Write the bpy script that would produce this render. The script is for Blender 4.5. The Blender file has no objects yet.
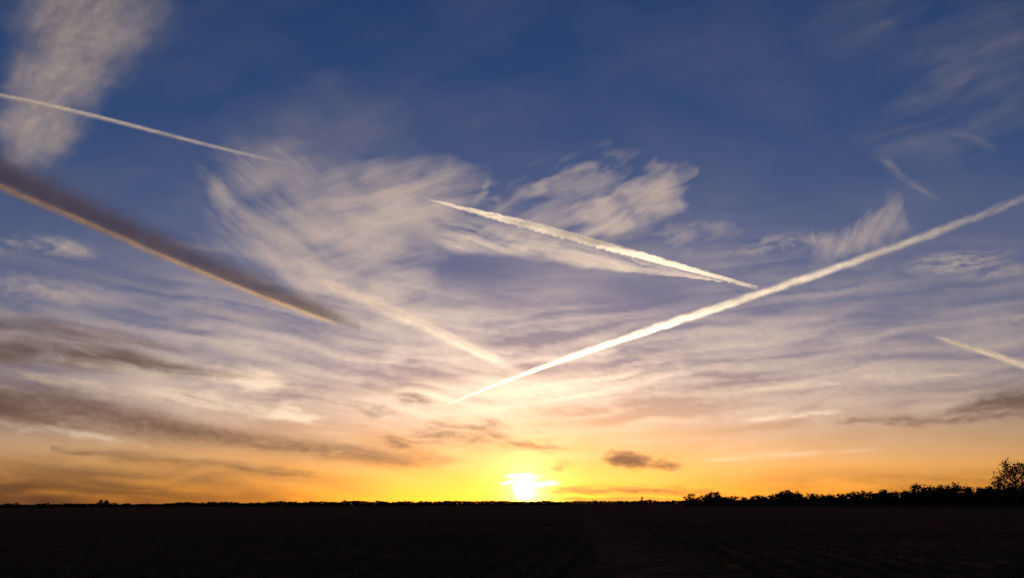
import bpy, bmesh, math, random
import numpy as np
from mathutils import Vector, Matrix

sc = bpy.context.scene
COL = sc.collection
W, H, F = 1024, 578, 850.0

# ---------------------------------------------------------------- camera
cam_data = bpy.data.cameras.new('camera')
cam = bpy.data.objects.new('camera', cam_data)
COL.objects.link(cam)
sc.camera = cam
cam_data.sensor_width = 36.0
cam_data.lens = 36.0 * F / W
cam_data.clip_start = 0.1
cam_data.clip_end = 200000.0
EYE = Vector((0.0, 0.0, 1.7))
PITCH = math.atan((504.0 - 289.0) / F)
ROLL = math.radians(-0.32)
CAM_M = Matrix.Translation(EYE) @ Matrix.Rotation(math.pi / 2 + PITCH, 4, 'X') @ Matrix.Rotation(ROLL, 4, 'Z')
cam.matrix_world = CAM_M
ROT = np.array(CAM_M.to_3x3())


def dirs(px, py):
    """Directions in the world towards places of the sky (arrays)."""
    px = np.asarray(px, float); py = np.asarray(py, float)
    v = np.stack([(px - W / 2) / F, -(py - H / 2) / F, -np.ones_like(px)], -1)
    v /= np.linalg.norm(v, axis=-1, keepdims=True)
    return v @ ROT.T


SUN = Vector(dirs(np.array(527.0), np.array(491.5)))
SUN_EL = math.asin(SUN.z)
SUN_AZ = math.atan2(SUN.x, SUN.y)

# ---------------------------------------------------------------- world: clear evening sky
world = bpy.data.worlds.new('World')
sc.world = world
world.use_nodes = True
nt = world.node_tree
bg = nt.nodes['Background']
sky = nt.nodes.new('ShaderNodeTexSky')
sky.sky_type = 'NISHITA'
sky.sun_disc = False
sky.sun_elevation = SUN_EL
sky.sun_rotation = SUN_AZ
sky.altitude = 100
sky.air_density = 1.0
sky.dust_density = 0.18
sky.ozone_density = 4.0
gam = nt.nodes.new('ShaderNodeGamma'); gam.inputs[1].default_value = 1.0
tint = nt.nodes.new('ShaderNodeMix'); tint.data_type = 'RGBA'; tint.blend_type = 'MULTIPLY'
tint.inputs[0].default_value = 1.0
tint.inputs[7].default_value = (1.02, 0.87, 0.95, 1)
# sunlight scattered by fine dust close to the sun
tc = nt.nodes.new('ShaderNodeTexCoord')
dot = nt.nodes.new('ShaderNodeVectorMath'); dot.operation = 'DOT_PRODUCT'
dot.inputs[1].default_value = SUN
acs = nt.nodes.new('ShaderNodeMath'); acs.operation = 'ARCCOSINE'


def wmath(op, a, b=None):
    n = nt.nodes.new('ShaderNodeMath'); n.operation = op
    for i, v in enumerate((a, b)):
        if v is None:
            continue
        if isinstance(v, (int, float)):
            n.inputs[i].default_value = v
        else:
            nt.links.new(v, n.inputs[i])
    return n.outputs[0]


nt.links.new(tc.outputs['Generated'], dot.inputs[0])
nt.links.new(wmath('MINIMUM', dot.outputs['Value'], 1.0), acs.inputs[0])
near = wmath('EXPONENT', wmath('MULTIPLY', acs.outputs[0], -1.0 / math.radians(0.8)))
sepz = nt.nodes.new('ShaderNodeSeparateXYZ')
nt.links.new(tc.outputs['Generated'], sepz.inputs[0])
# the dusty air lying along the ground, lit from the sun's side
low_air = wmath('EXPONENT', wmath('MULTIPLY', wmath('ABSOLUTE', sepz.outputs[2]), -1.0 / math.radians(4.6)))
gold_air = wmath('EXPONENT', wmath('MULTIPLY', wmath('ABSOLUTE', sepz.outputs[2]), -1.0 / math.radians(6.0)))
gold = wmath('MULTIPLY', gold_air, wmath('EXPONENT', wmath('MULTIPLY', acs.outputs[0], -1.0 / math.radians(27.0))))
broad = wmath('MULTIPLY', low_air, wmath('EXPONENT', wmath('MULTIPLY', acs.outputs[0], -1.0 / math.radians(30.0))))
wide = wmath('EXPONENT', wmath('MULTIPLY', acs.outputs[0], -1.0 / math.radians(4.5)))


def glow(fac, col, amount):
    n = nt.nodes.new('ShaderNodeVectorMath'); n.operation = 'SCALE'
    n.inputs[0].default_value = [c * amount for c in col]
    nt.links.new(fac, n.inputs['Scale'])
    return n.outputs[0]


def vadd(a, b):
    n = nt.nodes.new('ShaderNodeVectorMath'); n.operation = 'ADD'
    nt.links.new(a, n.inputs[0]); nt.links.new(b, n.inputs[1])
    return n.outputs[0]


nt.links.new(sky.outputs[0], gam.inputs[0])
nt.links.new(gam.outputs[0], tint.inputs[6])
tot = vadd(vadd(tint.outputs[2], vadd(glow(broad, (1.0, 0.25, 0.012), 7.5), glow(gold, (1.0, 0.60, 0.05), 3.6))), vadd(glow(near, (1.0, 0.78, 0.22), 26.0), glow(wide, (1.0, 0.55, 0.02), 1.0)))
nt.links.new(tot, bg.inputs[0])
bg.inputs[1].default_value = 0.15

# ---------------------------------------------------------------- sun lamp and exposure
sl = bpy.data.lights.new('sun_lamp', 'SUN')
sl.energy = 3.0
sl.angle = math.radians(0.5)
sl.color = (1.0, 0.80, 0.53)
so = bpy.data.objects.new('sun_lamp', sl)
COL.objects.link(so)
so.rotation_euler = (-SUN).to_track_quat('-Z', 'Y').to_euler()

sc.view_settings.view_transform = 'Standard'
sc.view_settings.look = 'None'
sc.view_settings.exposure = 0.36
sc.view_settings.gamma = 1.0
sc.view_settings.use_curve_mapping = False
sc.render.engine = 'CYCLES'
sc.cycles.max_bounces = 6
sc.cycles.diffuse_bounces = 2
sc.cycles.transmission_bounces = 3
sc.cycles.transparent_max_bounces = 48
sc.cycles.use_denoising = True

# ================================================================ helpers
rng = np.random.default_rng(7)


def gnoise(x, y, seed=0):
    xi = np.floor(x).astype(np.int64); yi = np.floor(y).astype(np.int64)
    xf = x - xi; yf = y - yi

    def h(i, j):
        n = (i * 374761393 + j * 668265263 + seed * 974634277) & 0xFFFFFFFF
        n = ((n ^ (n >> 13)) * 1274126177) & 0xFFFFFFFF
        n = ((n ^ (n >> 16)) * 2246822519) & 0xFFFFFFFF
        a = ((n ^ (n >> 15)) & 0xFFFF) / 65535.0 * 2 * np.pi
        return np.cos(a), np.sin(a)
    u = xf ** 3 * (xf * (xf * 6 - 15) + 10); v = yf ** 3 * (yf * (yf * 6 - 15) + 10)
    out = 0
    for di in (0, 1):
        for dj in (0, 1):
            gx, gy = h(xi + di, yi + dj)
            w = (u if di else 1 - u) * (v if dj else 1 - v)
            out = out + w * (gx * (xf - di) + gy * (yf - dj))
    return out * 1.5


def fbm(x, y, seed=0, octs=5, gain=0.47, lac=2.07):
    s = 0; a = 1.0; t = 0
    for k in range(octs):
        s = s + a * gnoise(x, y, seed + k * 17); t += a
        x = x * lac + 3.7; y = y * lac + 1.3; a *= gain
    return s / t * 1.6


def sstep(a, b, x):
    t = np.clip((x - a) / (b - a), 0, 1)
    return t * t * (3 - 2 * t)


def turn(X, Y, ang, cx=0, cy=0):
    c, s = math.cos(math.radians(ang)), math.sin(math.radians(ang))
    dx, dy = X - cx, Y - cy
    return dx * c + dy * s, -dx * s + dy * c


def blob(X, Y, cx, cy, rx, ry, ang=0, soft=1.0):
    s, t = turn(X, Y, ang, cx, cy)
    r = np.sqrt((s / rx) ** 2 + (t / ry) ** 2)
    return 1 - sstep(1 - soft, 1.0, r)


def streaks(X, Y, ang, ls, lt, seed, warp=0.35, octs=5):
    s, t = turn(X, Y, ang)
    wx = fbm(s / (ls * 1.3), t / (lt * 3), seed + 101, 3)
    return fbm(s / ls + wx * warp, t / lt + wx * warp * 2.2, seed, octs)


DOME_R, DOME_H = 9000.0, 4600.0


def on_dome(px, py, k=1.0):
    """Points of the cloud layer, a shell that bends down to the horizon as the real one does."""
    d = dirs(px, py)
    hor = (d[..., 0] ** 2 + d[..., 1] ** 2) / (DOME_R * k) ** 2
    ver = d[..., 2] ** 2 / (DOME_H * k) ** 2
    t = 1.0 / np.sqrt(hor + ver)
    return d * t[..., None] + np.array(EYE), d, t


def tag(o, label=None, cat=None, group=None, kind=None):
    if label: o['label'] = label
    if cat: o['category'] = cat
    if group: o['group'] = group
    if kind: o['kind'] = kind
    return o


def link_mesh(name, verts, faces, mat, parent=None, smooth=False, attrs=None):
    me = bpy.data.meshes.new(name)
    me.from_pydata([tuple(v) for v in verts], [], [tuple(f) for f in faces])
    if smooth:
        me.polygons.foreach_set('use_smooth', [True] * len(me.polygons))
    for k, a in (attrs or {}).items():
        at = me.attributes.new(k, 'FLOAT', 'POINT')
        at.data.foreach_set('value', np.asarray(a, np.float32))
    me.update()
    if mat: me.materials.append(mat)
    o = bpy.data.objects.new(name, me)
    COL.objects.link(o)
    o.parent = parent
    return o


def new_mat(name):
    m = bpy.data.materials.new(name); m.use_nodes = True
    m.node_tree.nodes.clear()
    return m, m.node_tree


def cloud_mat(name, col, trans, grain=0.15, scale=0.02, forward=0.0):
    """Ice and droplets: what the attribute 'density' does not cover is clear air; the rest scatters light both ways."""
    m, t = new_mat(name)
    N, L = t.nodes, t.links
    out = N.new('ShaderNodeOutputMaterial')
    at = N.new('ShaderNodeAttribute'); at.attribute_name = 'cover'
    tcn = N.new('ShaderNodeTexCoord')
    no = N.new('ShaderNodeTexNoise'); no.inputs['Scale'].default_value = scale; no.inputs['Detail'].default_value = 4
    L.new(tcn.outputs['Object'], no.inputs['Vector'])
    mr = N.new('ShaderNodeMapRange')
    mr.inputs['From Min'].default_value = 0.25; mr.inputs['From Max'].default_value = 0.75
    mr.inputs['To Min'].default_value = 1 - grain; mr.inputs['To Max'].default_value = 1 + grain
    L.new(no.outputs['Fac'], mr.inputs['Value'])
    mu = N.new('ShaderNodeMath'); mu.operation = 'MULTIPLY'
    L.new(at.outputs['Fac'], mu.inputs[0]); L.new(mr.outputs[0], mu.inputs[1])
    ng = N.new('ShaderNodeMath'); ng.operation = 'MULTIPLY'; ng.inputs[1].default_value = -1
    ex = N.new('ShaderNodeMath'); ex.operation = 'EXPONENT'
    L.new(mu.outputs[0], ng.inputs[0]); L.new(ng.outputs[0], ex.inputs[0])
    df = N.new('ShaderNodeBsdfDiffuse'); df.inputs['Color'].default_value = (*col, 1)
    tr = N.new('ShaderNodeBsdfTranslucent'); tr.inputs['Color'].default_value = (*col, 1)
    mx = N.new('ShaderNodeMixShader'); mx.inputs[0].default_value = trans
    L.new(df.outputs[0], mx.inputs[1]); L.new(tr.outputs[0], mx.inputs[2])
    if forward:
        rf = N.new('ShaderNodeBsdfRefraction'); rf.inputs['Color'].default_value = (*col, 1)
        rf.inputs['Roughness'].default_value = 1.0; rf.inputs['IOR'].default_value = 1.33
        mf = N.new('ShaderNodeMixShader'); mf.inputs[0].default_value = forward
        L.new(mx.outputs[0], mf.inputs[1]); L.new(rf.outputs[0], mf.inputs[2])
        mx = mf
    tp = N.new('ShaderNodeBsdfTransparent')
    m2 = N.new('ShaderNodeMixShader')
    L.new(ex.outputs[0], m2.inputs[0]); L.new(mx.outputs[0], m2.inputs[1]); L.new(tp.outputs[0], m2.inputs[2])
    L.new(m2.outputs[0], out.inputs['Surface'])
    return m


M_ICE = cloud_mat('ice_cloud', (0.92, 0.88, 0.90), 0.85, 0.08, forward=0.16)
M_TRAIL = cloud_mat('fresh_contrail_ice', (0.95, 0.93, 0.92), 0.92, 0.12, 0.03, 0.45)
M_BANK = cloud_mat('thick_cloud', (0.66, 0.43, 0.33), 0.15, 0.06, forward=0.015)
M_MURK = cloud_mat('dusty_haze', (0.40, 0.25, 0.29), 0.04, 0.05)
M_GLINT = cloud_mat('sunlit_shred', (0.95, 0.92, 0.88), 0.9, 0.05, 0.02, 0.92)
M_MID = cloud_mat('half_thick_cloud', (0.86, 0.82, 0.82), 0.45, forward=0.1)


def shell_mesh(name, P, D, T, cut, thick, mat, dens):
    """A closed lens-shaped cloud body over a grid of points P (view direction D): near and far skin, joined round its edge."""
    ny, nx = dens.shape
    keepv = dens > cut
    q = keepv[:-1, :-1] | keepv[1:, :-1] | keepv[:-1, 1:] | keepv[1:, 1:]
    used = np.zeros((ny, nx), bool)
    for a, b in ((0, 0), (1, 0), (0, 1), (1, 1)):
        used[a:ny - 1 + a, b:nx - 1 + b] |= q
    full = np.zeros((ny, nx), int)
    for a, b in ((0, 0), (1, 0), (0, 1), (1, 1)):
        full[a:ny - 1 + a, b:nx - 1 + b] += q
    edge = used & (full < 4)
    body = np.clip(dens / max(dens.max(), 1e-6), 0, 1)
    off = (thick * body)[..., None] * D
    off[edge] = 0
    idx = -np.ones((ny, nx), int)
    idx[used] = np.arange(used.sum())
    n = int(used.sum())
    inner = used & ~edge
    idb = idx.copy()
    idb[inner] = n + np.arange(inner.sum())
    V = np.concatenate([(P - off)[used], (P + off)[inner]])
    A = np.concatenate([dens[used] * 0.82, dens[inner] * 0.18])
    A[np.concatenate([edge[used], np.zeros(int(inner.sum()), bool)])] = 0
    jj, ii = np.nonzero(q)
    fr = np.stack([idx[jj, ii], idx[jj, ii + 1], idx[jj + 1, ii + 1], idx[jj + 1, ii]], 1)
    bk = np.stack([idb[jj, ii], idb[jj + 1, ii], idb[jj + 1, ii + 1], idb[jj, ii + 1]], 1)
    same = (fr[:, [0, 3, 2, 1]] == bk).all(1)
    faces = np.concatenate([fr, bk[~same]])
    return link_mesh(name, V.tolist(), faces.tolist(), mat, None, True, {'cover': A})


def cloud(name, label, box, fn, mat, k=1.0, step=2.0, thick=24.0, cut=0.012, cat='cloud', group=None, kind=None):
    x0, y0, x1, y1 = box
    X, Y = np.meshgrid(np.arange(x0, x1 + step, step), np.arange(y0, y1 + step, step))
    dens = np.clip(fn(X, Y), 0, None)
    P, D, T = on_dome(X, Y, k)
    P = P + D * (9.0 * fbm(X / 40, Y / 40, 5, 3))[..., None]
    o = shell_mesh(name, P, D, T, cut, thick, mat, dens)
    return tag(o, label, cat, group, kind)


def contrail(name, label, path, hw, prof, mat=M_TRAIL, k=0.93, ns=300, ntt=21, group=None):
    """path: list of sky places joined by a smooth curve; hw(s): half width; prof(s, t): density across t in -1..1 (t = 1 lies lower)."""
    path = np.array(path, float)
    n = len(path)
    tt = np.linspace(0, 1, n)
    s = np.linspace(0, 1, ns)
    deg = min(n - 1, 3)
    px = np.polyval(np.polyfit(tt, path[:, 0], deg), s)
    py = np.polyval(np.polyfit(tt, path[:, 1], deg), s)
    tx, ty = np.gradient(px), np.gradient(py)
    ln = np.hypot(tx, ty); nx, ny = -ty / ln, tx / ln
    flip = np.where(ny < 0, -1, 1); nx, ny = nx * flip, ny * flip
    t = np.linspace(-1, 1, ntt)
    S, Tt = np.meshgrid(s, t)
    w = hw(s)
    X = px[None, :] + nx[None, :] * w[None, :] * Tt
    Y = py[None, :] + ny[None, :] * w[None, :] * Tt
    dens = np.clip(prof(S, Tt), 0, None)
    P, D, T = on_dome(X, Y, k)
    o = shell_mesh(name, P, D, T, 0.03, (w.max() / F * T.mean()) * 0.35, mat, dens)
    return tag(o, label, 'contrail', group)


# ================================================================ the land
def soil_mat():
    m, t = new_mat('dark_soil')
    N, L = t.nodes, t.links
    out = N.new('ShaderNodeOutputMaterial')
    b = N.new('ShaderNodeBsdfPrincipled'); b.inputs['Roughness'].default_value = 1.0
    b.inputs['Specular IOR Level'].default_value = 0.0
    g = N.new('ShaderNodeNewGeometry')
    n1 = N.new('ShaderNodeTexNoise'); n1.inputs['Scale'].default_value = 0.12; n1.inputs['Detail'].default_value = 8
    n2 = N.new('ShaderNodeTexNoise'); n2.inputs['Scale'].default_value = 6.0; n2.inputs['Detail'].default_value = 5
    L.new(g.outputs['Position'], n1.inputs['Vector']); L.new(g.outputs['Position'], n2.inputs['Vector'])
    r = N.new('ShaderNodeValToRGB')
    r.color_ramp.elements[0].position = 0.3; r.color_ramp.elements[0].color = (0.10, 0.042, 0.021, 1)
    r.color_ramp.elements[1].position = 0.7; r.color_ramp.elements[1].color = (0.17, 0.075, 0.038, 1)
    ad = N.new('ShaderNodeMath'); ad.operation = 'MULTIPLY_ADD'; ad.inputs[1].default_value = 0.5
    sb = N.new('ShaderNodeMath'); sb.operation = 'MULTIPLY'; sb.inputs[1].default_value = 0.5
    L.new(n2.outputs['Fac'], sb.inputs[0]); L.new(n1.outputs['Fac'], ad.inputs[0]); L.new(sb.outputs[0], ad.inputs[2])
    L.new(ad.outputs[0], r.inputs['Fac']); L.new(r.outputs['Color'], b.inputs['Base Color'])
    bp = N.new('ShaderNodeBump'); bp.inputs['Strength'].default_value = 0.5; bp.inputs['Distance'].default_value = 0.05
    L.new(n2.outputs['Fac'], bp.inputs['Height']); L.new(bp.outputs['Normal'], b.inputs['Normal'])
    L.new(b.outputs[0], out.inputs['Surface'])
    return m


def plain_mat(name, c0, c1, scale, rough=0.95, trans=0.0):
    m, t = new_mat(name)
    N, L = t.nodes, t.links
    out = N.new('ShaderNodeOutputMaterial')
    g = N.new('ShaderNodeNewGeometry')
    n1 = N.new('ShaderNodeTexNoise'); n1.inputs['Scale'].default_value = scale; n1.inputs['Detail'].default_value = 4
    L.new(g.outputs['Position'], n1.inputs['Vector'])
    r = N.new('ShaderNodeValToRGB')
    r.color_ramp.elements[0].position = 0.35; r.color_ramp.elements[0].color = (*c0, 1)
    r.color_ramp.elements[1].position = 0.65; r.color_ramp.elements[1].color = (*c1, 1)
    L.new(n1.outputs['Fac'], r.inputs['Fac'])
    b = N.new('ShaderNodeBsdfPrincipled'); b.inputs['Roughness'].default_value = rough
    b.inputs['Specular IOR Level'].default_value = 0.0
    L.new(r.outputs['Color'], b.inputs['Base Color'])
    L.new(b.outputs[0], out.inputs['Surface'])
    return m


M_SOIL = soil_mat()
M_TRACK = plain_mat('packed_earth', (0.10, 0.046, 0.026), (0.16, 0.075, 0.042), 1.2)
M_LEAF = plain_mat('dark_leaf', (0.022, 0.030, 0.014), (0.045, 0.055, 0.026), 0.8)
M_BARK = plain_mat('bark', (0.03, 0.024, 0.02), (0.06, 0.048, 0.04), 3.0)
M_STUBBLE = plain_mat('dry_stubble', (0.06, 0.04, 0.018), (0.12, 0.08, 0.035), 0.5)


def row_height(x, y):
    """Ploughed rows running away from the camera, worn low towards the distance."""
    u = x * math.cos(0.13) - y * math.sin(0.13)
    near = np.clip(1 - (y - 20) / 260.0, 0, 1)
    return near * (0.022 * np.sin(u * 2 * np.pi / 0.95) + 0.05 * fbm(x * 1.1, y * 0.7, 3, 4) + 0.10 * fbm(x * 0.05, y * 0.05, 9, 3))


ys = np.concatenate([np.linspace(-40, 12, 12), np.geomspace(13, 320, 330), np.geomspace(340, 90000, 60)])
us = np.linspace(-1, 1, 331)
GX, GY = np.meshgrid(us, ys)
half = np.maximum(np.abs(GY), 16) * 0.85 + 8
half = np.where(GY > 330, half + (GY - 330) * 1.6, half)
half = np.where(GY < 13, 60 + (13 - GY) * 2, half)
GX = GX * half
GZ = np.where(GY >= 13, row_height(GX, GY), 0)
nyy, nxx = GX.shape
ii = np.arange(nyy * nxx).reshape(nyy, nxx)
gf = np.stack([ii[:-1, :-1], ii[:-1, 1:], ii[1:, 1:], ii[1:, :-1]], -1).reshape(-1, 4)
ground = link_mesh('ground', np.stack([GX, GY, GZ], -1).reshape(-1, 3).tolist(), gf.tolist(), M_SOIL, None, True)
tag(ground, 'dark flat ploughed field reaching to the horizon', kind='structure')

# a beaten track running off towards the horizon under the sun
ty_ = np.geomspace(16, 900, 160)
tv, tf = [], []
for i, y in enumerate(ty_):
    c = 2.2 + y * 0.062 + 0.8 * math.sin(y / 60.0)
    for j in range(9):
        a = (j / 8 - 0.5)
        x = c + a * 3.4
        rut = -0.05 * (math.exp(-((abs(a) - 0.25) / 0.08) ** 2))
        tv.append((x, y, float(row_height(np.array(x), np.array(y))) * 0.3 + 0.10 * (1 - (2 * a) ** 4) + rut - 0.02 + 0.02 * float(fbm(np.array(x * 2.0), np.array(y * 0.8), 4, 3))))
for i in range(len(ty_) - 1):
    for j in range(8):
        a = i * 9 + j
        tf.append((a, a + 1, a + 10, a + 9))
track = link_mesh('path', tv, tf, M_TRACK, None, True)
tag(track, 'faint beaten earth track across the dark field', kind='structure')

# short stubble standing in the near rows
g_ = np.random.default_rng(3)
n_ = 26000
y_ = 15 * np.exp(g_.random(n_) * 2.1)
x_ = (g_.random(n_) * 2 - 1) * (y_ * 0.68 + 2)
u_ = x_ * math.cos(0.13) - y_ * math.sin(0.13)
u_ = (np.round(u_ / 0.95 - 0.25) + 0.25) * 0.95 + g_.normal(0, 0.09, n_)
x_ = (u_ + y_ * math.sin(0.13)) / math.cos(0.13)
ok = np.abs(x_ - (2.2 + y_ * 0.062 + 0.8 * np.sin(y_ / 60.0))) > 1.8
x_, y_ = np.repeat(x_[ok], 3), np.repeat(y_[ok], 3)
z_ = row_height(x_, y_)
a_ = g_.random(len(x_)) * math.pi
dx_, dy_ = 0.008 * np.cos(a_), 0.008 * np.sin(a_)
sv = np.stack([np.stack([x_ - dx_, y_ - dy_, z_ - 0.02], 1), np.stack([x_ + dx_, y_ + dy_, z_ - 0.02], 1),
               np.stack([x_ + g_.normal(0, .05, len(x_)), y_ + g_.normal(0, .05, len(x_)), z_ + g_.uniform(.07, .2, len(x_))], 1)], 1).reshape(-1, 3).tolist()
sf = np.arange(len(sv)).reshape(-1, 3).tolist()
stub = link_mesh('grass', sv, sf, M_STUBBLE)
tag(stub, 'short dry stubble standing in the dark field rows', 'grass', kind='stuff')


# ================================================================ trees
def tube(vs, fs, pts, rad, sides=6):
    base = len(vs)
    for i, (p, r) in enumerate(zip(pts, rad)):
        p = Vector(p)
        d = (Vector(pts[min(i + 1, len(pts) - 1)]) - Vector(pts[max(i - 1, 0)])).normalized()
        a = d.orthogonal().normalized(); b = d.cross(a)
        for s in range(sides):
            an = 2 * math.pi * s / sides
            vs.append(tuple(p + (a * math.cos(an) + b * math.sin(an)) * r))
    for i in range(len(pts) - 1):
        for s in range(sides):
            s2 = (s + 1) % sides
            fs.append((base + i * sides + s, base + i * sides + s2, base + (i + 1) * sides + s2, base + (i + 1) * sides + s))


def leaf(vs, fs, c, size, R):
    a = Vector((R.gauss(0, 1), R.gauss(0, 1), R.gauss(0, 1))).normalized()
    b = a.orthogonal().normalized()
    b.rotate(Matrix.Rotation(R.random() * 6.28, 3, a))
    n = len(vs)
    c = Vector(c)
    vs += [tuple(c - a * size), tuple(c + b * size * 0.45), tuple(c + a * size), tuple(c - b * size * 0.45)]
    fs.append((n, n + 1, n + 2, n + 3))


def make_tree(name, seed, h, spread, clumps, leaves, leaf_size, bare=0.3, clump_r=0.16, open_=False):
    """An Empty at the foot of the trunk > trunk (with limbs and twigs), crown (leaves in clumps round the limb ends)."""
    R = random.Random(seed)
    root = bpy.data.objects.new(name, None)
    root.empty_display_size = 0.5
    COL.objects.link(root)
    vs, fs, lv, lf = [], [], [], []
    lean = Vector((R.uniform(-.08, .08), R.uniform(-.08, .08), 0))
    tp = [lean * (h * .7 * t) * t + Vector((R.gauss(0, .02 * h * t), R.gauss(0, .02 * h * t), h * 0.72 * t - (0.15 if t == 0 else 0))) for t in (0, .2, .4, .6, .8, 1)]
    tube(vs, fs, tp, [h * .035 * (1 - .8 * t) for t in (0, .2, .4, .6, .8, 1)])
    for k in range(clumps):
        t = R.uniform(bare, 1.0)
        i = min(int(t * 5), 4)
        st = tp[i].lerp(tp[i + 1], t * 5 - i)
        an = k * 2.4 + R.uniform(-.4, .4)
        reach = h * spread * R.uniform(.5, 1.0) * (1.1 - .5 * abs(t - .55) - (.25 if t > .85 else 0))
        end = st + Vector((math.cos(an) * reach, math.sin(an) * reach, h * R.uniform(.08, .30)))
        mid = st.lerp(end, .55) + Vector((0, 0, h * .03))
        tube(vs, fs, [st, mid, end], [h * .013, h * .008, h * .003], 4)
        cr = h * clump_r * R.uniform(.6, 1.25)
        if open_:
            for q in range(5):
                tw = end + Vector((R.gauss(0, 1), R.gauss(0, 1), R.gauss(.4, .8))) * cr * .8
                tube(vs, fs, [mid.lerp(end, R.uniform(.2, 1)), tw], [h * .004, h * .0015], 3)
        for q in range(leaves):
            v = Vector((R.gauss(0, .5), R.gauss(0, .5), R.gauss(0, .42)))
            leaf(lv, lf, end + v * cr, leaf_size * R.uniform(.6, 1.3), R)
    link_mesh('trunk', vs, fs, M_BARK, root, True)
    link_mesh('crown', lv, lf, M_LEAF, root)
    return root


def copy_tree(src):
    r = src.copy(); COL.objects.link(r)
    for ch in src.children:
        c = ch.copy(); COL.objects.link(c); c.parent = r
    return r


def ground_at(px, dist):
    d = dirs(np.array(float(px)), np.array(500.0))
    n = math.hypot(d[0], d[1])
    return (d[0] / n * dist, d[1] / n * dist, 0.0)


def set_tree(t, px, dist, scale, rot, label, group=None):
    t.location = ground_at(px, dist)
    t.scale = (scale[0], scale[0], scale[1]); t.rotation_euler.z = rot
    tag(t, label, 'tree', group)


protos = [make_tree('tree', 11 + k, 6.0, (.42, .5, .36, .55, .46)[k], (18, 20, 16, 22, 17)[k], 64, .34, (.15, .1, .2, .1, .25)[k], .17) for k in range(5)]
fresh = list(protos)
R = random.Random(21)
prof_x = [688, 700, 708, 716, 724, 740, 756, 772, 787, 800, 815, 832, 850, 868, 880, 895, 906, 920, 935, 950, 970, 1000, 1040, 1080]
prof_y = [495, 496.5, 494, 492.5, 496, 496, 495.5, 494.5, 491.5, 494, 493.5, 494, 493, 492.5, 492, 491, 490.5, 489.5, 488.5, 488, 488, 489, 488, 488]


def horizon(px):
    return 505.9 - px * 0.0056


def belt(px, dist, top, label, group):
    h = (horizon(px) - top) / F * dist * 1.0 + EYE.z
    k = R.randrange(5)
    if protos[k] in fresh:
        t = protos[k]; fresh.remove(t)
    else:
        t = copy_tree(protos[k])
    sz = h / 6.0
    set_tree(t, px, dist, (sz * R.uniform(.85, 1.25), sz * R.uniform(.92, 1.02)), R.uniform(0, 6.28), label, group)
    return t


belt(691.5, 470, 493.3, 'bushy dark tree at the open end of the tree belt, nearest the sun', None)
belt(697, 475, 497.0, 'low rounded tree second from the open end of the belt', None)
belt(715.5, 470, 491.8, 'taller feathery tree standing up near the open end of the belt', None)
belt(787, 455, 491.0, 'tree poking above its neighbours over a low dip in the belt', None)
belt(921, 395, 486.5, 'rounded tree rising where the belt steps up towards the tall tree', None)
belt(954, 380, 486.0, 'broad tree left of the tall open tree, in the high end of the belt', None)
G = 'trees of the dark belt along the field edge'
x = 702.0
while x < 1075:
    dist = 470 - (x - 690) * 0.32 + R.uniform(-12, 30)
    top = np.interp(x, prof_x, prof_y) + R.uniform(-0.6, 2.6)
    where = ('in the low open-ended stretch of the belt' if x < 780 else 'in the level middle stretch of the belt' if x < 905
             else 'in the higher stretch of the belt beside the tall open tree')
    belt(x, dist, top, 'dark scrubby tree ' + where, G)
    x += R.uniform(3.2, 6.0)

big = make_tree('tree', 77, 12.0, .48, 32, 60, .34, .22, .15, True)
d_ = 300.0
set_tree(big, 1018, d_, (1.0, (horizon(1013) - 466.0) / F * d_ / 12.0 + .12), 1.0, 'tall open-crowned tree with sky showing through, at the right edge')
sprig = make_tree('tree', 78, 7.0, .30, 12, 16, .26, .35, .13, True)
set_tree(sprig, 999, 310, (1.0, 1.28), .4, 'thin sparse tree close beside the tall open-crowned tree')
lone = make_tree('tree', 79, 10.0, .7, 14, 70, .9, .1, .22)
set_tree(lone, 103.5, 1500, (1.1, 1.05), .4, 'lone small tree standing above the far horizon on the dark side')
lone2 = make_tree('tree', 80, 9.0, .25, 10, 40, .7, .3, .16)
set_tree(lone2, 642, 1500, (.9, 1.25), .4, 'tiny upright tree above the far treeline between the sun and the belt')
lone3 = copy_tree(lone)
set_tree(lone3, 296, 1550, (.75, .75), 2.4, 'small hump-shaped tree on the far treeline below the long dark cloud streak')

# scrub filling the foot of the belt
vs, fs = [], []
x = 687.0
while x < 1080:
    dist = 466 - (x - 690) * 0.32
    p = Vector(ground_at(x, dist))
    top = (horizon(x) - np.interp(x, prof_x, prof_y)) / F * dist + EYE.z
    for q in range(46):
        leaf(vs, fs, p + Vector((R.gauss(0, 1.3), R.gauss(0, 1.5), abs(R.gauss(0, .36)) * top)), R.uniform(.3, .55), R)
    x += 1.6
scrub = link_mesh('undergrowth', vs, fs, M_LEAF)
tag(scrub, 'dense dark undergrowth filling the foot of the tree belt', 'undergrowth', kind='stuff')

# far wood along the horizon
vs, fs = [], []
ang = -0.62
while ang < 0.62:
    d = 1700 + 260 * math.sin(ang * 9) + R.uniform(-60, 60)
    h = R.uniform(5.0, 7.2) + 1.8 * float(fbm(np.array(ang * 60), np.array(0.5), 8, 3))
    if R.random() < .05: h += R.uniform(.8, 2.2)
    p = Vector((math.sin(ang) * d, math.cos(ang) * d, 0))
    r = R.uniform(2.0, 4.2)
    for q in range(170):
        leaf(vs, fs, p + Vector((R.gauss(0, .5) * r, R.gauss(0, .6) * r, h * R.random() ** 1.1)), R.uniform(.9, 1.6), R)
    ang += R.uniform(.0012, .0026)
wood = link_mesh('treeline', vs, fs, M_LEAF)
tag(wood, 'thin dark line of far-off woodland along the horizon', 'treeline', kind='stuff')

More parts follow.
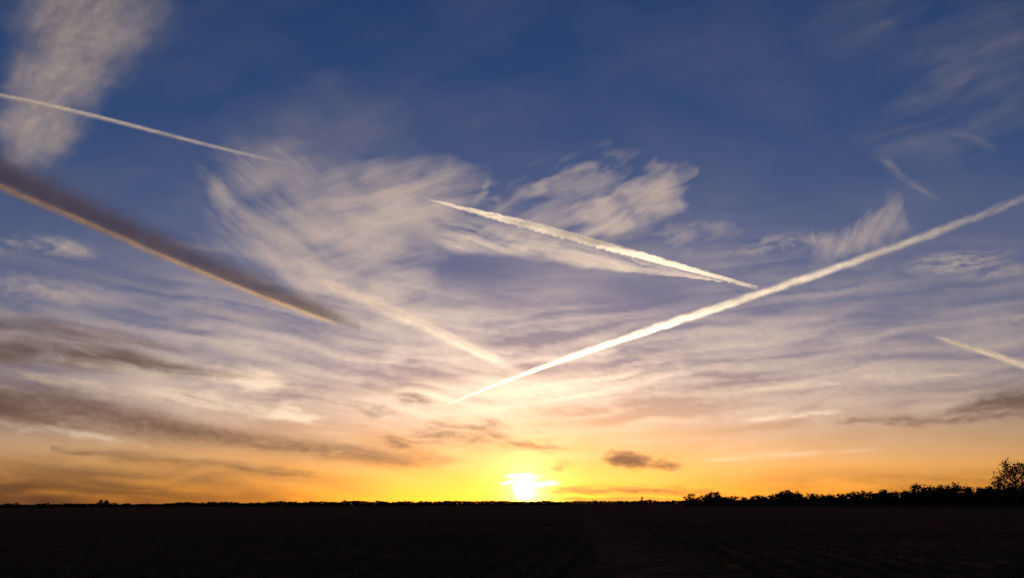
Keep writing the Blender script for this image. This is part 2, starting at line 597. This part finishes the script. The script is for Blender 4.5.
# ================================================================ the sun
bm = bmesh.new()
SD = 60000.0
bmesh.ops.create_uvsphere(bm, u_segments=48, v_segments=24, radius=SD * math.tan(math.radians(0.47)))
me = bpy.data.meshes.new('sun'); bm.to_mesh(me); bm.free()
ms, t_ = new_mat('sun_surface')
o_ = t_.nodes.new('ShaderNodeOutputMaterial'); e_ = t_.nodes.new('ShaderNodeEmission')
e_.inputs['Color'].default_value = (1.0, 0.86, 0.55, 1); e_.inputs['Strength'].default_value = 9.0
p_ = t_.nodes.new('ShaderNodeBsdfTransparent'); a_s = t_.nodes.new('ShaderNodeAddShader')   # glowing gas, which stops no light
t_.links.new(e_.outputs[0], a_s.inputs[0]); t_.links.new(p_.outputs[0], a_s.inputs[1])
t_.links.new(a_s.outputs[0], o_.inputs['Surface'])
me.materials.append(ms)
me.polygons.foreach_set('use_smooth', [True] * len(me.polygons))
sun = bpy.data.objects.new('sun', me); COL.objects.link(sun)
sun.location = EYE + SUN * SD
tag(sun, 'blazing white setting sun just above the horizon', 'sun')

# ================================================================ clouds


def lobe(s, a, b):
    return sstep(0, a, s) * (1 - sstep(b, 1, s))


# --- contrails
def prof_a(s, t):
    core = np.exp(-(t / .45) ** 2) * (1 - t * t)
    n = 1 + .35 * fbm(s * 40, t * 1.2, 31, 3)
    return 1.6 * core * n * (1 - sstep(.5, 1.0, s))


contrail('contrail', 'thin straight contrail crossing the tall pale cloud, fading out to the lower right',
         [(-30, 90), (90, 115), (200, 143), (325, 171)], lambda s: 4.4 - 1.2 * s, prof_a)


def prof_b(s, t):
    th = np.clip(.5 + 1.1 * fbm(s * 75, s * 0 + .3, 55, 3), 0, 1)
    edge_ = .55 - .20 * th * lobe(s, .05, .40)
    up = sstep(-.85, -.25, t + .10 * fbm(s * 50, t, 12, 2))
    lo = 1 - sstep(edge_ - .45, edge_ + .30, t)
    n = 1 + .35 * fbm(s * 45, t * 2, 33, 3)
    return 2.0 * up * lo * n * sstep(0, .15, s) * (1 - .9 * sstep(.8, 1.0, s))


contrail('contrail', 'bright contrail with scalloped lower edge above the fan of cirrus, mid sky',
         [(420, 197.5), (530, 226), (640, 255.5), (758, 288)],
         lambda s: 2.0 + 5.0 * sstep(0, .38, s) * (1 - .78 * sstep(.45, 1.0, s)), prof_b, ns=900)


def prof_c(s, t):
    fuzz = .22 * fbm(s * 45, t * .6, 41, 4)
    core = np.exp(-((t + fuzz) / .50) ** 2) * np.clip(1 - t * t, 0, 1)
    n = 1 + .45 * fbm(s * 50, t * 1.5, 43, 4) + .35 * fbm(s * 9, t * .5, 44, 2)
    return 1.75 * core * np.clip(n, .3, 2) * sstep(0, .2, s) * (1 - .72 * sstep(.6, 1.0, s))


contrail('contrail', 'long bold contrail climbing from above the sun to the right edge',
         [(438, 409), (600, 347), (800, 280), (1030, 196)], lambda s: 1.6 + 4.5 * sstep(0, .5, s) + 1.0 * sstep(.6, 1, s) + .6 * fbm(s * 12, s * 0, 46, 3), prof_c, ns=600, ntt=25)


def prof_d(s, t):
    core = np.exp(-(t / .5) ** 2) * (1 - t * t)
    n = 1 + .6 * fbm(s * 14, t * 1.2, 47, 4)
    return 1.2 * core * n * sstep(0, .22, s) * (1 - sstep(.75, 1, s))


contrail('contrail', 'old faint contrail, a soft pale band between the dark one and the long bold one',
         [(296, 273), (370, 302), (450, 338), (538, 380)], lambda s: 10 + 2 * np.sin(s * 5), prof_d, M_ICE, k=.96)


def prof_e(s, t):
    core = np.exp(-(t / .45) ** 2) * (1 - t * t)
    n = 1 + .5 * fbm(s * 16, t * 1.5, 49, 4)
    return 2.6 * core * n * sstep(0, .35, s)


contrail('contrail', 'short contrail low on the right, running off the edge of view',
         [(930, 335), (962, 345), (1000, 357), (1050, 376)], lambda s: 4.0 + 2.4 * s, prof_e)

# --- the dark roll: a dense flattened trail; its sunlit lower edge is an added orange strip
DK = [(-60, 146), (0, 175), (60, 199), (130, 231), (200, 263), (270, 292), (330, 315), (360, 326)]
dk = np.array(DK, float)
sN = 150
lens_ = np.concatenate([[0], np.cumsum(np.hypot(*np.diff(dk, axis=0).T))]); lens_ /= lens_[-1]
s_ = np.linspace(0, 1, sN)
cxp = np.interp(s_, lens_, dk[:, 0]); cyp = np.polyval(np.polyfit(dk[:, 0], dk[:, 1], 3), cxp)
Pc, Dc, Tc = on_dome(cxp, cyp, .90)
hwp = np.interp(s_, [0, .15, .4, .7, .92, 1.0], [19, 16, 13, 10.8, 8.4, 5.0]) * (1 + .10 * fbm(s_ * 16, s_ * 0, 61, 3))
vs, fs, den = [], [], []
SID = 28
shells = [(1.5, .018, -.40), (1.38, .024, -.34), (1.26, .03, -.27), (1.14, .04, -.20), (1.02, .05, -.13), (.90, .065, -.06), (.78, .07, 0), (.66, .08, .06), (.54, .08, .11), (.42, .08, .16)]
for si, (scl, a, sh) in enumerate(shells):
    SS, JJ = np.meshgrid(s_, np.arange(SID) / SID, indexing='ij')
    JC = np.abs(JJ - .5) * 2
    WOB = 1 + .16 * fbm(SS * 40 + si * .35, JC * 4.0, 63, 3)
    DEN = a * (1 - .8 * sstep(.90, 1.0, SS)) * (1 + .3 * fbm(SS * 30, JC * 3 + si, 67, 2))
    base = len(vs)
    for i in range(sN):
        d = Vector(Dc[i]); fl = Vector((d.x, d.y, 0)).normalized(); up = Vector((0, 0, 1))
        el = math.asin(d.z)
        m = hwp[i] / F * Tc[i] * scl
        ka, kb = .72 / math.sin(el), .62
        for j in range(SID):
            an = 2 * math.pi * j / SID
            wob = WOB[i, j]
            vs.append(tuple(Vector(Pc[i]) + (fl * (ka * math.cos(an) + sh * ka / scl) + up * (kb * math.sin(an))) * m * wob))
            den.append(DEN[i, j])
    for i in range(sN - 1):
        for j in range(SID):
            j2 = (j + 1) % SID
            fs.append((base + i * SID + j, base + i * SID + j2, base + (i + 1) * SID + j2, base + (i + 1) * SID + j))
M_PAINTED_RIM = cloud_mat('painted_sunlit_rim', (0.92, 0.70, 0.48), 0.9, 0.1, 0.02, 0.22)  # golden sunlight put into the colour, for the roll's bright lower rim
M_ROLL = cloud_mat('dense_trail', (0.72, 0.50, 0.39), 0.16)
roll = link_mesh('contrail', vs, fs, M_ROLL, None, True, {'cover': den})
tag(roll, 'broad dark brown contrail with a glowing lower edge, slanting down from the left', 'contrail')



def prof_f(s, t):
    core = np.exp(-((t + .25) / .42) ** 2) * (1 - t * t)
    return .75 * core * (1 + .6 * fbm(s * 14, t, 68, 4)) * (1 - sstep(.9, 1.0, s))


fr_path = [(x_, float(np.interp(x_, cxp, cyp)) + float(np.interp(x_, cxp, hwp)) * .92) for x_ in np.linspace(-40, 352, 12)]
painted_rim = contrail('painted_rim', None, fr_path, lambda s: 8.5 - 3.5 * s, prof_f, M_PAINTED_RIM, k=.895)  # ribbon added to paint the sunlit rim under the dark roll
del painted_rim['category']
painted_rim.parent = roll
painted_rim['label'] = 'added orange strip painting in the sunlit lower edge'

# --- pale ice clouds
def f_tall(X, Y):
    wx = 12 * fbm(X / 45, Y / 35, 71, 4); wy = 9 * fbm(X / 35, Y / 30, 72, 4)
    x, y = X + wx, Y + wy
    c = np.interp(y, [-20, 40, 90, 130, 175], [92, 88, 56, 38, 30])
    w = np.interp(y, [-20, 20, 55, 90, 130, 165, 180], [62, 64, 55, 40, 33, 25, 18])
    m = np.exp(-np.abs((x - c) / w) ** 3.2) * (1 - sstep(140, 184, y))
    n = .82 + .35 * streaks(X, Y, -65, 60, 30, 73) + .14 * fbm(X / 12, Y / 8, 74, 3)
    return 1.05 * m * np.clip(n, 0.1, 2)


cloud('cirrus_cloud', 'tall pale fleecy cloud reaching the top edge, crossed by a thin contrail', (-30, -14, 215, 190), f_tall, M_ICE, 1.0)


def f_mass(X, Y):
    wx = 14 * fbm(X / 70, Y / 50, 81, 3); wy = 12 * fbm(X / 60, Y / 40, 82, 3)
    x, y = X + wx, Y + wy
    m = np.maximum.reduce([blob(x, y, 405, 205, 100, 62, -12), .9 * blob(x, y, 350, 225, 130, 74, 5), .75 * blob(x, y, 300, 255, 125, 66, 25), .6 * blob(x, y, 228, 195, 26, 50, -12), .45 * blob(x, y, 285, 180, 110, 50, 10), .6 * blob(x, y, 390, 290, 70, 50, 60)])
    m = m * (1 - .85 * blob(X, Y, 485, 272, 100, 40, 8))
    a = streaks(X, Y, -14, 85, 11, 83, .35); b = streaks(X, Y, 38, 80, 11, 85, .35)
    mixw = sstep(230, 380, X)
    fib = streaks(X, Y, -16, 70, 3.5, 87, .3, 3) * mixw + streaks(X, Y, 38, 70, 3.5, 88, .3, 3) * (1 - mixw)
    N_ = a * mixw + b * (1 - mixw) + .25 * fib + .7 * fbm(X / 60, Y / 40, 89, 4)
    return 1.35 * np.clip(.64 * m + .29 * N_ * np.sqrt(m) - .02, 0, 2) + .13 * blob(x, y, 320, 140, 130, 80, 0) * np.clip(1 + .5 * fbm(X / 50, Y / 40, 80, 3), 0, 2)


cloud('cirrus_cloud', 'large pinkish cirrus spread left of the scalloped contrail, upper middle sky', (175, 60, 530, 350), f_mass, M_ICE, 1.02)


def f_under(X, Y):
    top = np.interp(X, [420, 758], [205, 290])
    low = np.interp(X, [400, 450, 520, 600, 680, 735, 760], [232, 250, 258, 268, 277, 284, 287])
    low = low + 3 * fbm(X / 40, Y / 40, 90, 3)
    u = (Y - top) / (low - top + 1e-3)
    m = sstep(-.25, .3, u) * (1 - sstep(.72, 1.12, u)) * sstep(405, 470, X) * (1 - sstep(725, 765, X))
    n = .45 + .75 * streaks(X, Y, 14, 90, 9, 91, .5) + .4 * sstep(.2, .85, u) + .15 * fbm(X / 12, Y / 5, 92, 3)
    return (.95 + .7 * sstep(480, 700, X)) * m * np.clip(n, 0, 2)


cloud('cirrus_cloud', 'smooth creamy cirrus sheet hanging below the scalloped contrail, pointed at its right end', (396, 190, 770, 300), f_under, M_ICE, 1.0, 1.6)


def f_fan(X, Y):
    wx = 20 * fbm(X / 55, Y / 30, 95, 4); wy = 9 * fbm(X / 50, Y / 30, 96, 3)
    x, y = X + wx, Y + wy
    m = np.maximum.reduce([blob(x, y, 605, 215, 66, 28, -22), blob(x, y, 655, 192, 66, 34, -22), .75 * blob(x, y, 541, 188, 34, 11, -35), .5 * blob(x, y, 580, 172, 60, 13, -25), .6 * blob(x, y, 482, 190, 11, 24, 20), .6 * blob(x, y, 690, 236, 55, 16, -5), .4 * blob(x, y, 590, 200, 150, 60, -12)])
    N_ = streaks(X, Y, -27, 75, 12, 97, .6) + .18 * streaks(X, Y, -27, 50, 3.5, 98, .3, 3) + .5 * fbm(X / 40, Y / 26, 99, 3)
    return 1.4 * np.clip(.56 * m + .40 * N_ * np.sqrt(m) - .03, 0, 2)


cloud('cirrus_cloud', 'feathery cirrus plumes swept up to the right, above the scalloped contrail', (450, 130, 770, 262), f_fan, M_ICE, 1.01, 1.6)


def f_pink(X, Y):
    x = X + 6 * fbm(X / 26, Y / 18, 101, 4); y = Y + 5 * fbm(X / 20, Y / 16, 102, 4)
    top = np.interp(x, [808, 830, 855, 875, 892, 900, 910], [240, 236, 228, 214, 196, 200, 225])
    base_ = np.interp(x, [808, 910], [268, 232])
    u = (y - top) / np.maximum(base_ - top, 1)
    m = sstep(-.35, .35, u) * (1 - sstep(.6, 1.35, u)) * sstep(800, 845, x) * (1 - sstep(874, 922, x))
    m = np.maximum(m * .85, np.maximum(.9 * blob(x, y, 886, 216, 30, 8, -62), .6 * blob(x, y, 817, 240, 15, 3.5, 60)))
    N_ = streaks(X, Y, -58, 45, 8, 103, .4) + .4 * streaks(X, Y, -58, 36, 3, 104, .3, 3)
    return .85 * np.clip(.60 * m + .30 * N_ * np.sqrt(m) - .015, 0, 2)


cloud('cirrus_cloud', 'small pinkish wing-shaped cirrus tuft sitting on the long bold contrail', (790, 170, 935, 285), f_pink, M_ICE, 1.0, 1.4)


def f_tr(X, Y):
    x = X + 12 * fbm(X / 60, Y / 50, 111, 3); y = Y + 8 * fbm(X / 60, Y / 50, 112, 3)
    m = np.maximum.reduce([.8 * blob(x, y, 970, 80, 130, 40, -24), .8 * blob(x, y, 1000, 40, 150, 60, -10), .55 * blob(x, y, 870, 20, 90, 50, -20), .6 * blob(x, y, 1010, 110, 90, 34, -20), .55 * blob(x, y, 920, 140, 90, 40, 10)])
    n = .62 + .55 * streaks(X, Y, -24, 120, 13, 113, .35) + .2 * streaks(X, Y, -24, 90, 4, 114, .3, 3)
    return .26 * m * np.clip(n, 0, 2)


cloud('cirrus_cloud', 'thin faint cirrus veil in the dark upper right corner', (770, -14, 1040, 200), f_tr, M_ICE, 1.03, 2.2, 15, .006)


def f_hook(X, Y):
    c = np.interp(X, [880, 893, 906, 922, 942], [160, 168, 180, 190, 201])
    w = np.interp(X, [880, 895, 915, 942], [5, 5, 3.2, 1.8])
    m = np.exp(-((Y - c) / w) ** 2) * sstep(876, 892, X) * (1 - sstep(925, 944, X))
    c2 = np.interp(X, [930, 975, 1000], [131, 138, 150])
    m2 = .8 * np.exp(-((Y - c2) / 4) ** 2) * sstep(925, 960, X) * (1 - sstep(985, 1000, X))
    return np.maximum(m * .27, 0) * np.clip(.7 + .7 * streaks(X, Y, 38, 30, 4, 121), 0, 2)


cloud('cirrus_cloud', 'thin hooked wisp of cirrus above the wing-shaped tuft', (870, 145, 950, 215), f_hook, M_ICE, 1.0, 1.4, 12, .008)


def f_hook2(X, Y):
    c2 = np.interp(X, [925, 970, 1003], [128, 137, 152])
    m2 = np.exp(-((Y - c2) / 4.5) ** 2) * sstep(922, 965, X) * (1 - sstep(982, 1004, X))
    return .13 * m2 * np.clip(.7 + .7 * streaks(X, Y, 15, 30, 4, 122), 0, 2)


cloud('cirrus_cloud', 'short faint streak of cirrus high at the right, below the corner veil', (915, 112, 1010, 165), f_hook2, M_ICE, 1.0, 1.4, 12, .008)


def f_right(X, Y):
    m = np.maximum.reduce([blob(X, Y, 960, 262, 72, 15, -6), .8 * blob(X, Y, 1000, 272, 50, 10, -10), .6 * blob(X, Y, 780, 245, 90, 14, -4), .5 * blob(X, Y, 1010, 320, 60, 14, -10)])
    n = .3 + 1.1 * streaks(X, Y, -9, 60, 8, 133, .5) + .3 * fbm(X / 10, Y / 5, 134, 3)
    return .95 * m * np.clip(n, 0, 2)


cloud('cirrus_cloud', 'ragged pinkish cirrus streaks below the far end of the long bold contrail', (690, 225, 1036, 340), f_right, M_ICE, 1.02, 1.8)


def f_leftp(X, Y):
    m = np.maximum.reduce([blob(X, Y, 62, 248, 52, 14, 10), .7 * blob(X, Y, 10, 245, 22, 14, 0), .5 * blob(X, Y, 40, 290, 90, 26, 5)])
    n = .35 + 1.0 * streaks(X, Y, 10, 46, 9, 143, .5) + .35 * fbm(X / 9, Y / 6, 144, 3)
    return .85 * m * np.clip(n, 0, 2)


cloud('cirrus_cloud', 'small pink fleck of cirrus just under the dark contrail at the left edge', (-14, 220, 140, 320), f_leftp, M_ICE, 1.0, 1.8)


# --- the veil over the lower sky
def f_veil(X, Y):
    env = np.interp(Y, [170, 225, 265, 300, 340, 380, 420, 450, 475, 500], [0, .03, .14, .28, .44, .52, .48, .30, .12, 0])
    env = env * (1 - .35 * sstep(760, 1000, X)) * (1 - .25 * sstep(200, 0, X))
    a = streaks(X, Y, 9, 130, 12, 351, .4) + .18 * streaks(X, Y, 9, 90, 3.5, 158, .3, 3); b = streaks(X, Y, -7, 130, 11, 153, .4) + .18 * streaks(X, Y, -7, 90, 3.5, 159, .3, 3)
    k = sstep(380, 620, X)
    st = a * (1 - k) + b * k
    big_ = fbm(X / 190, Y / 60, 155, 4)
    n = .54 + .85 * st + .6 * big_ + .10 * fbm(X / 12, Y / 5, 156, 3)
    film = .045 * sstep(60, 320, Y) * (1 - sstep(400, 500, Y)) * (1 + .25 * fbm(X / 150, Y / 80, 157, 3))
    gap = np.maximum(blob(X, Y, 475, 268, 125, 42, 8), blob(X, Y, 640, 292, 150, 34, 6))
    env = env * (1 - .9 * gap) * (1 - .7 * sstep(385, 435, Y))
    film = film * (1 - .85 * gap)
    film = film + .05 * np.clip(.35 + fbm(X / 170, Y / 90, 160, 4) + .3 * streaks(X, Y, -20, 200, 40, 162), 0, 2) * (1 - sstep(250, 400, Y))
    return 1.05 * env * np.clip(n, .0, 2.2) + film


cloud('clouds', 'thin streaky cirrus veil spread across the lower half of the sky', (-16, -14, 1040, 500), f_veil, M_ICE, 1.08, 2.2, 30, .002, 'clouds', None, 'stuff')


# --- dark banks low in the west
def band(X, Y, xs, yc, hw, sharp=1.0):
    c = np.interp(X, xs, yc); w = np.interp(X, xs, hw)
    t = (Y - c) / np.maximum(w, .01)
    return np.exp(-np.abs((Y - c) / np.maximum(w, 2.0)) ** (2 * sharp)) * sstep(.1, max(2.5, .6 * float(np.max(hw))), w)


def f_long(X, Y):
    y = Y + 3 * fbm(X / 90, Y / 20, 161, 4)
    m = band(X, y, [-20, 50, 100, 200, 300, 400, 440, 480], [402, 408, 416, 434, 447, 459, 461, 461], [20, 19, 15, 10, 8.5, 9, 7, .1])
    n = .85 + .5 * streaks(X, Y, 8, 90, 9, 163, .5) + .2 * fbm(X / 10, Y / 5, 164, 3)
    return 1.6 * m * np.clip(n, .1, 2) * (1 - .35 * sstep(300, 480, X))


cloud('cloud_bank', 'long dark brown cloud streak thinning from the left edge towards the sun', (-16, 365, 510, 480), f_long, M_BANK, .97, 1.8)


def f_upper(X, Y):
    y = Y + 4 * fbm(X / 50, Y / 20, 171, 4)
    m = np.maximum(band(X, y, [-20, 40, 110, 150, 215, 330], [352, 350, 357, 364, 373, 384], [14, 14, 11, 8, 4, .1]), .55 * band(X, y, [-20, 60, 130, 200], [326, 330, 342, 352], [9, 10, 7, .1]))
    n = .8 + .6 * streaks(X, Y, 9, 70, 8, 173, .5)
    return 1.35 * m * np.clip(n, .1, 2)


cloud('cloud_bank', 'soft dusky cloud bar at the left edge, above the long dark streak', (-16, 305, 340, 400), f_upper, M_BANK, .98, 1.8)


def f_thin(X, Y):
    m = band(X, Y + 3 * fbm(X / 50, Y / 14, 181, 3), [50, 120, 200, 280, 345], [448, 456, 462, 471, 480], [2, 4.5, 4, 3.5, .1])
    n = .75 + .6 * streaks(X, Y, 6, 60, 5, 183, .4)
    return .75 * m * np.clip(n, 0, 2)


cloud('cloud_bank', 'narrow brown cloud thread below the long dark streak', (50, 430, 350, 495), f_thin, M_BANK, .96, 1.6, 30)


def f_low(X, Y):
    m = sstep(430, 480, Y) * (np.interp(X, [-20, 120, 260, 400], [1, .8, .45, 0])) * (.15 + .85 * sstep(445, 500, Y))
    n = .8 + .4 * streaks(X, Y, 3, 110, 10, 193, .4)
    return 2.2 * m * np.clip(n, 0, 2)


cloud('cloud_bank', 'dull reddish murk hugging the horizon on the far left', (-16, 425, 410, 508), f_low, M_MURK, 1.12, 2.2, 40)


def f_small(X, Y):
    y = Y + 3 * fbm(X / 14, Y / 9, 201, 4)
    m = np.maximum(blob(X, y, 628, 460, 32, 11, 6, .8), .7 * blob(X, y, 662, 465, 26, 7, 4, .9))
    n = .9 + .5 * streaks(X, Y, 5, 30, 6, 203, .5)
    return 2.2 * m * np.clip(n, .1, 2)


cloud('cloud', 'small dark purple-brown cloud floating right of the sun', (588, 440, 696, 482), f_small, M_BANK, .96, 1.2, 40)


def f_sunbar(X, Y):
    y = Y + 2 * fbm(X / 30, Y / 6, 211, 4)
    m = np.maximum(band(X, y, [540, 565, 620, 680, 740], [492, 491, 490, 492, 494], [.1, 4, 5, 4, .1]), .8 * band(X, y, [548, 575, 640, 700], [499, 499, 499, 500], [.1, 3, 3, .1]))
    n = .7 + .7 * streaks(X, Y, 1, 40, 3.5, 213, .4)
    return 1.15 * m * np.clip(n, 0, 2)


cloud('cloud_bank', 'flat brown cloud bar on the horizon touching the right side of the sun', (536, 476, 745, 507), f_sunbar, M_BANK, .96, 1.0, 25)


def f_face(X, Y):
    m = np.maximum(.8 * blob(X, Y, 524, 488.0, 8, 2.6, -8, 1.0), .35 * band(X, Y + fbm(X / 9, Y / 4, 5, 2), [480, 510, 530, 560], [484, 483, 481, 480], [.1, 1.2, 1.0, .1]))
    return 1.6 * m


cloud('cloud', 'tiny cloud shred crossing the face of the sun', (478, 474, 564, 496), f_face, M_BANK, .95, .8, 8)


def f_patch(X, Y):
    y = Y + 4 * fbm(X / 20, Y / 10, 221, 4)
    m = np.maximum(blob(X, y, 416, 399, 26, 7, 6, .9), .6 * blob(X, y, 380, 412, 40, 7, 8, .9))
    return 1.0 * m * np.clip(.8 + .6 * streaks(X, Y, 8, 26, 5, 223), 0, 2)


cloud('cloud', 'small smudged brown cloud at the foot of the long bold contrail', (340, 384, 452, 424), f_patch, M_BANK, .97, 1.4, 30)


def f_mid(X, Y):
    y = Y + 5 * fbm(X / 30, Y / 12, 231, 4)
    m = np.maximum.reduce([.9 * band(X, y, [370, 400, 450, 500, 545, 580], [440, 441, 434, 441, 447, 450], [.1, 6, 8, 7, 5, .1]), .7 * band(X, y, [420, 450, 500, 550], [424, 424, 428, 434], [.1, 5, 4, .1]), .5 * blob(X, y, 560, 466, 18, 5, -10, .9)])
    n = .6 + .8 * streaks(X, Y, 8, 40, 6, 233, .5)
    return .95 * m * np.clip(n, 0, 2)


cloud('cloud_bank', 'loose orange-brown cloud shreds above the sun', (362, 405, 600, 482), f_mid, M_BANK, .97, 1.5, 30)


def f_rbank(X, Y):
    y = Y + 4 * fbm(X / 24, Y / 12, 241, 4)
    m = np.maximum(band(X, y, [930, 965, 1000, 1040], [418, 408, 402, 400], [.1, 6, 11, 14]), .6 * band(X, y, [820, 870, 930, 1000, 1040], [424, 420, 421, 416, 414], [.1, 3, 4, 5, 5]))
    n = .8 + .6 * streaks(X, Y, -12, 40, 6, 243, .5)
    return 1.3 * m * np.clip(n, .1, 2)


cloud('cloud_bank', 'dusky wedge of cloud low at the right edge', (815, 380, 1036, 440), f_rbank, M_BANK, .98, 1.6, 40)


def f_rlow(X, Y):
    m = sstep(462, 484, Y) * np.interp(X, [640, 740, 860, 1040], [0, .5, .9, 1.0])
    n = .75 + .5 * streaks(X, Y, -1, 110, 8, 253, .4)
    return .7 * m * np.clip(n, 0, 2)


cloud('cloud_bank', 'dull orange-brown murk on the horizon behind the tree belt', (640, 455, 1036, 506), f_rlow, M_MURK, 1.12, 2.2, 40)


def f_bright(X, Y):
    y = Y + 6 * fbm(X / 40, Y / 14, 261, 4)
    m = np.maximum.reduce([blob(X, y, 250, 380, 60, 16, 10, .95), .8 * blob(X, y, 190, 398, 90, 12, 11, .95), .8 * blob(X, y, 120, 367, 110, 9, 9, .95), .7 * blob(X, y, 285, 413, 50, 10, 8, .95), .6 * blob(X, y, 70, 384, 90, 8, 10, .95), .6 * blob(X, y, 60, 432, 120, 7, 8, .95)])
    n = .7 + .8 * streaks(X, Y, 9, 60, 7, 263, .5) + .3 * streaks(X, Y, 9, 50, 3, 264, .3, 3)
    return 2.0 * m * np.clip(n, 0, 2)


cloud('cirrus_cloud', 'bright creamy cloud patch between the dusky bar and the long dark streak', (-16, 345, 345, 448), f_bright, M_ICE, .99, 1.6)


def f_rstreak(X, Y):
    m = np.maximum.reduce([band(X, Y + 1.5 * fbm(X / 20, Y / 6, 271, 3), [735, 770, 830, 848], [421, 418, 412, 410], [.1, 2.5, 2, .1]), .7 * band(X, Y + 2 * fbm(X / 20, Y / 6, 272, 3), [740, 800, 900, 1000], [392, 386, 378, 374], [.1, 4, 5, .1]), .25 * band(X, Y, [690, 760, 850, 900], [462, 456, 451, 450], [.1, 3, 2, .1])])
    n = .75 + .6 * streaks(X, Y, -6, 40, 5, 273, .4)
    return 1.1 * m * np.clip(n, 0, 2)


cloud('cirrus_cloud', 'thin creamy streaks lying level in the lower right sky', (690, 362, 1010, 472), f_rstreak, M_ICE, .98, 1.6, 25)


def f_glint(X, Y):
    y = Y + 1.5 * fbm(X / 9, Y / 5, 281, 3)
    m = np.maximum.reduce([blob(X, y, 523, 476.5, 24, 4.5, 2, .95), .9 * blob(X, y, 512, 483, 18, 3, -3, .95), .9 * blob(X, y, 543, 484, 24, 3.5, -4, .95), .8 * blob(X, y, 520, 491, 14, 9, 60, .95)])
    m = np.maximum(m, .7 * blob(X, y, 525, 482, 13, 9, 0, 1.0))
    return .42 * m ** 1.3


cloud('cloud', 'dazzling white cloud shreds ringing the sun', (488, 468, 574, 502), f_glint, M_GLINT, 1.3, .8, 6)
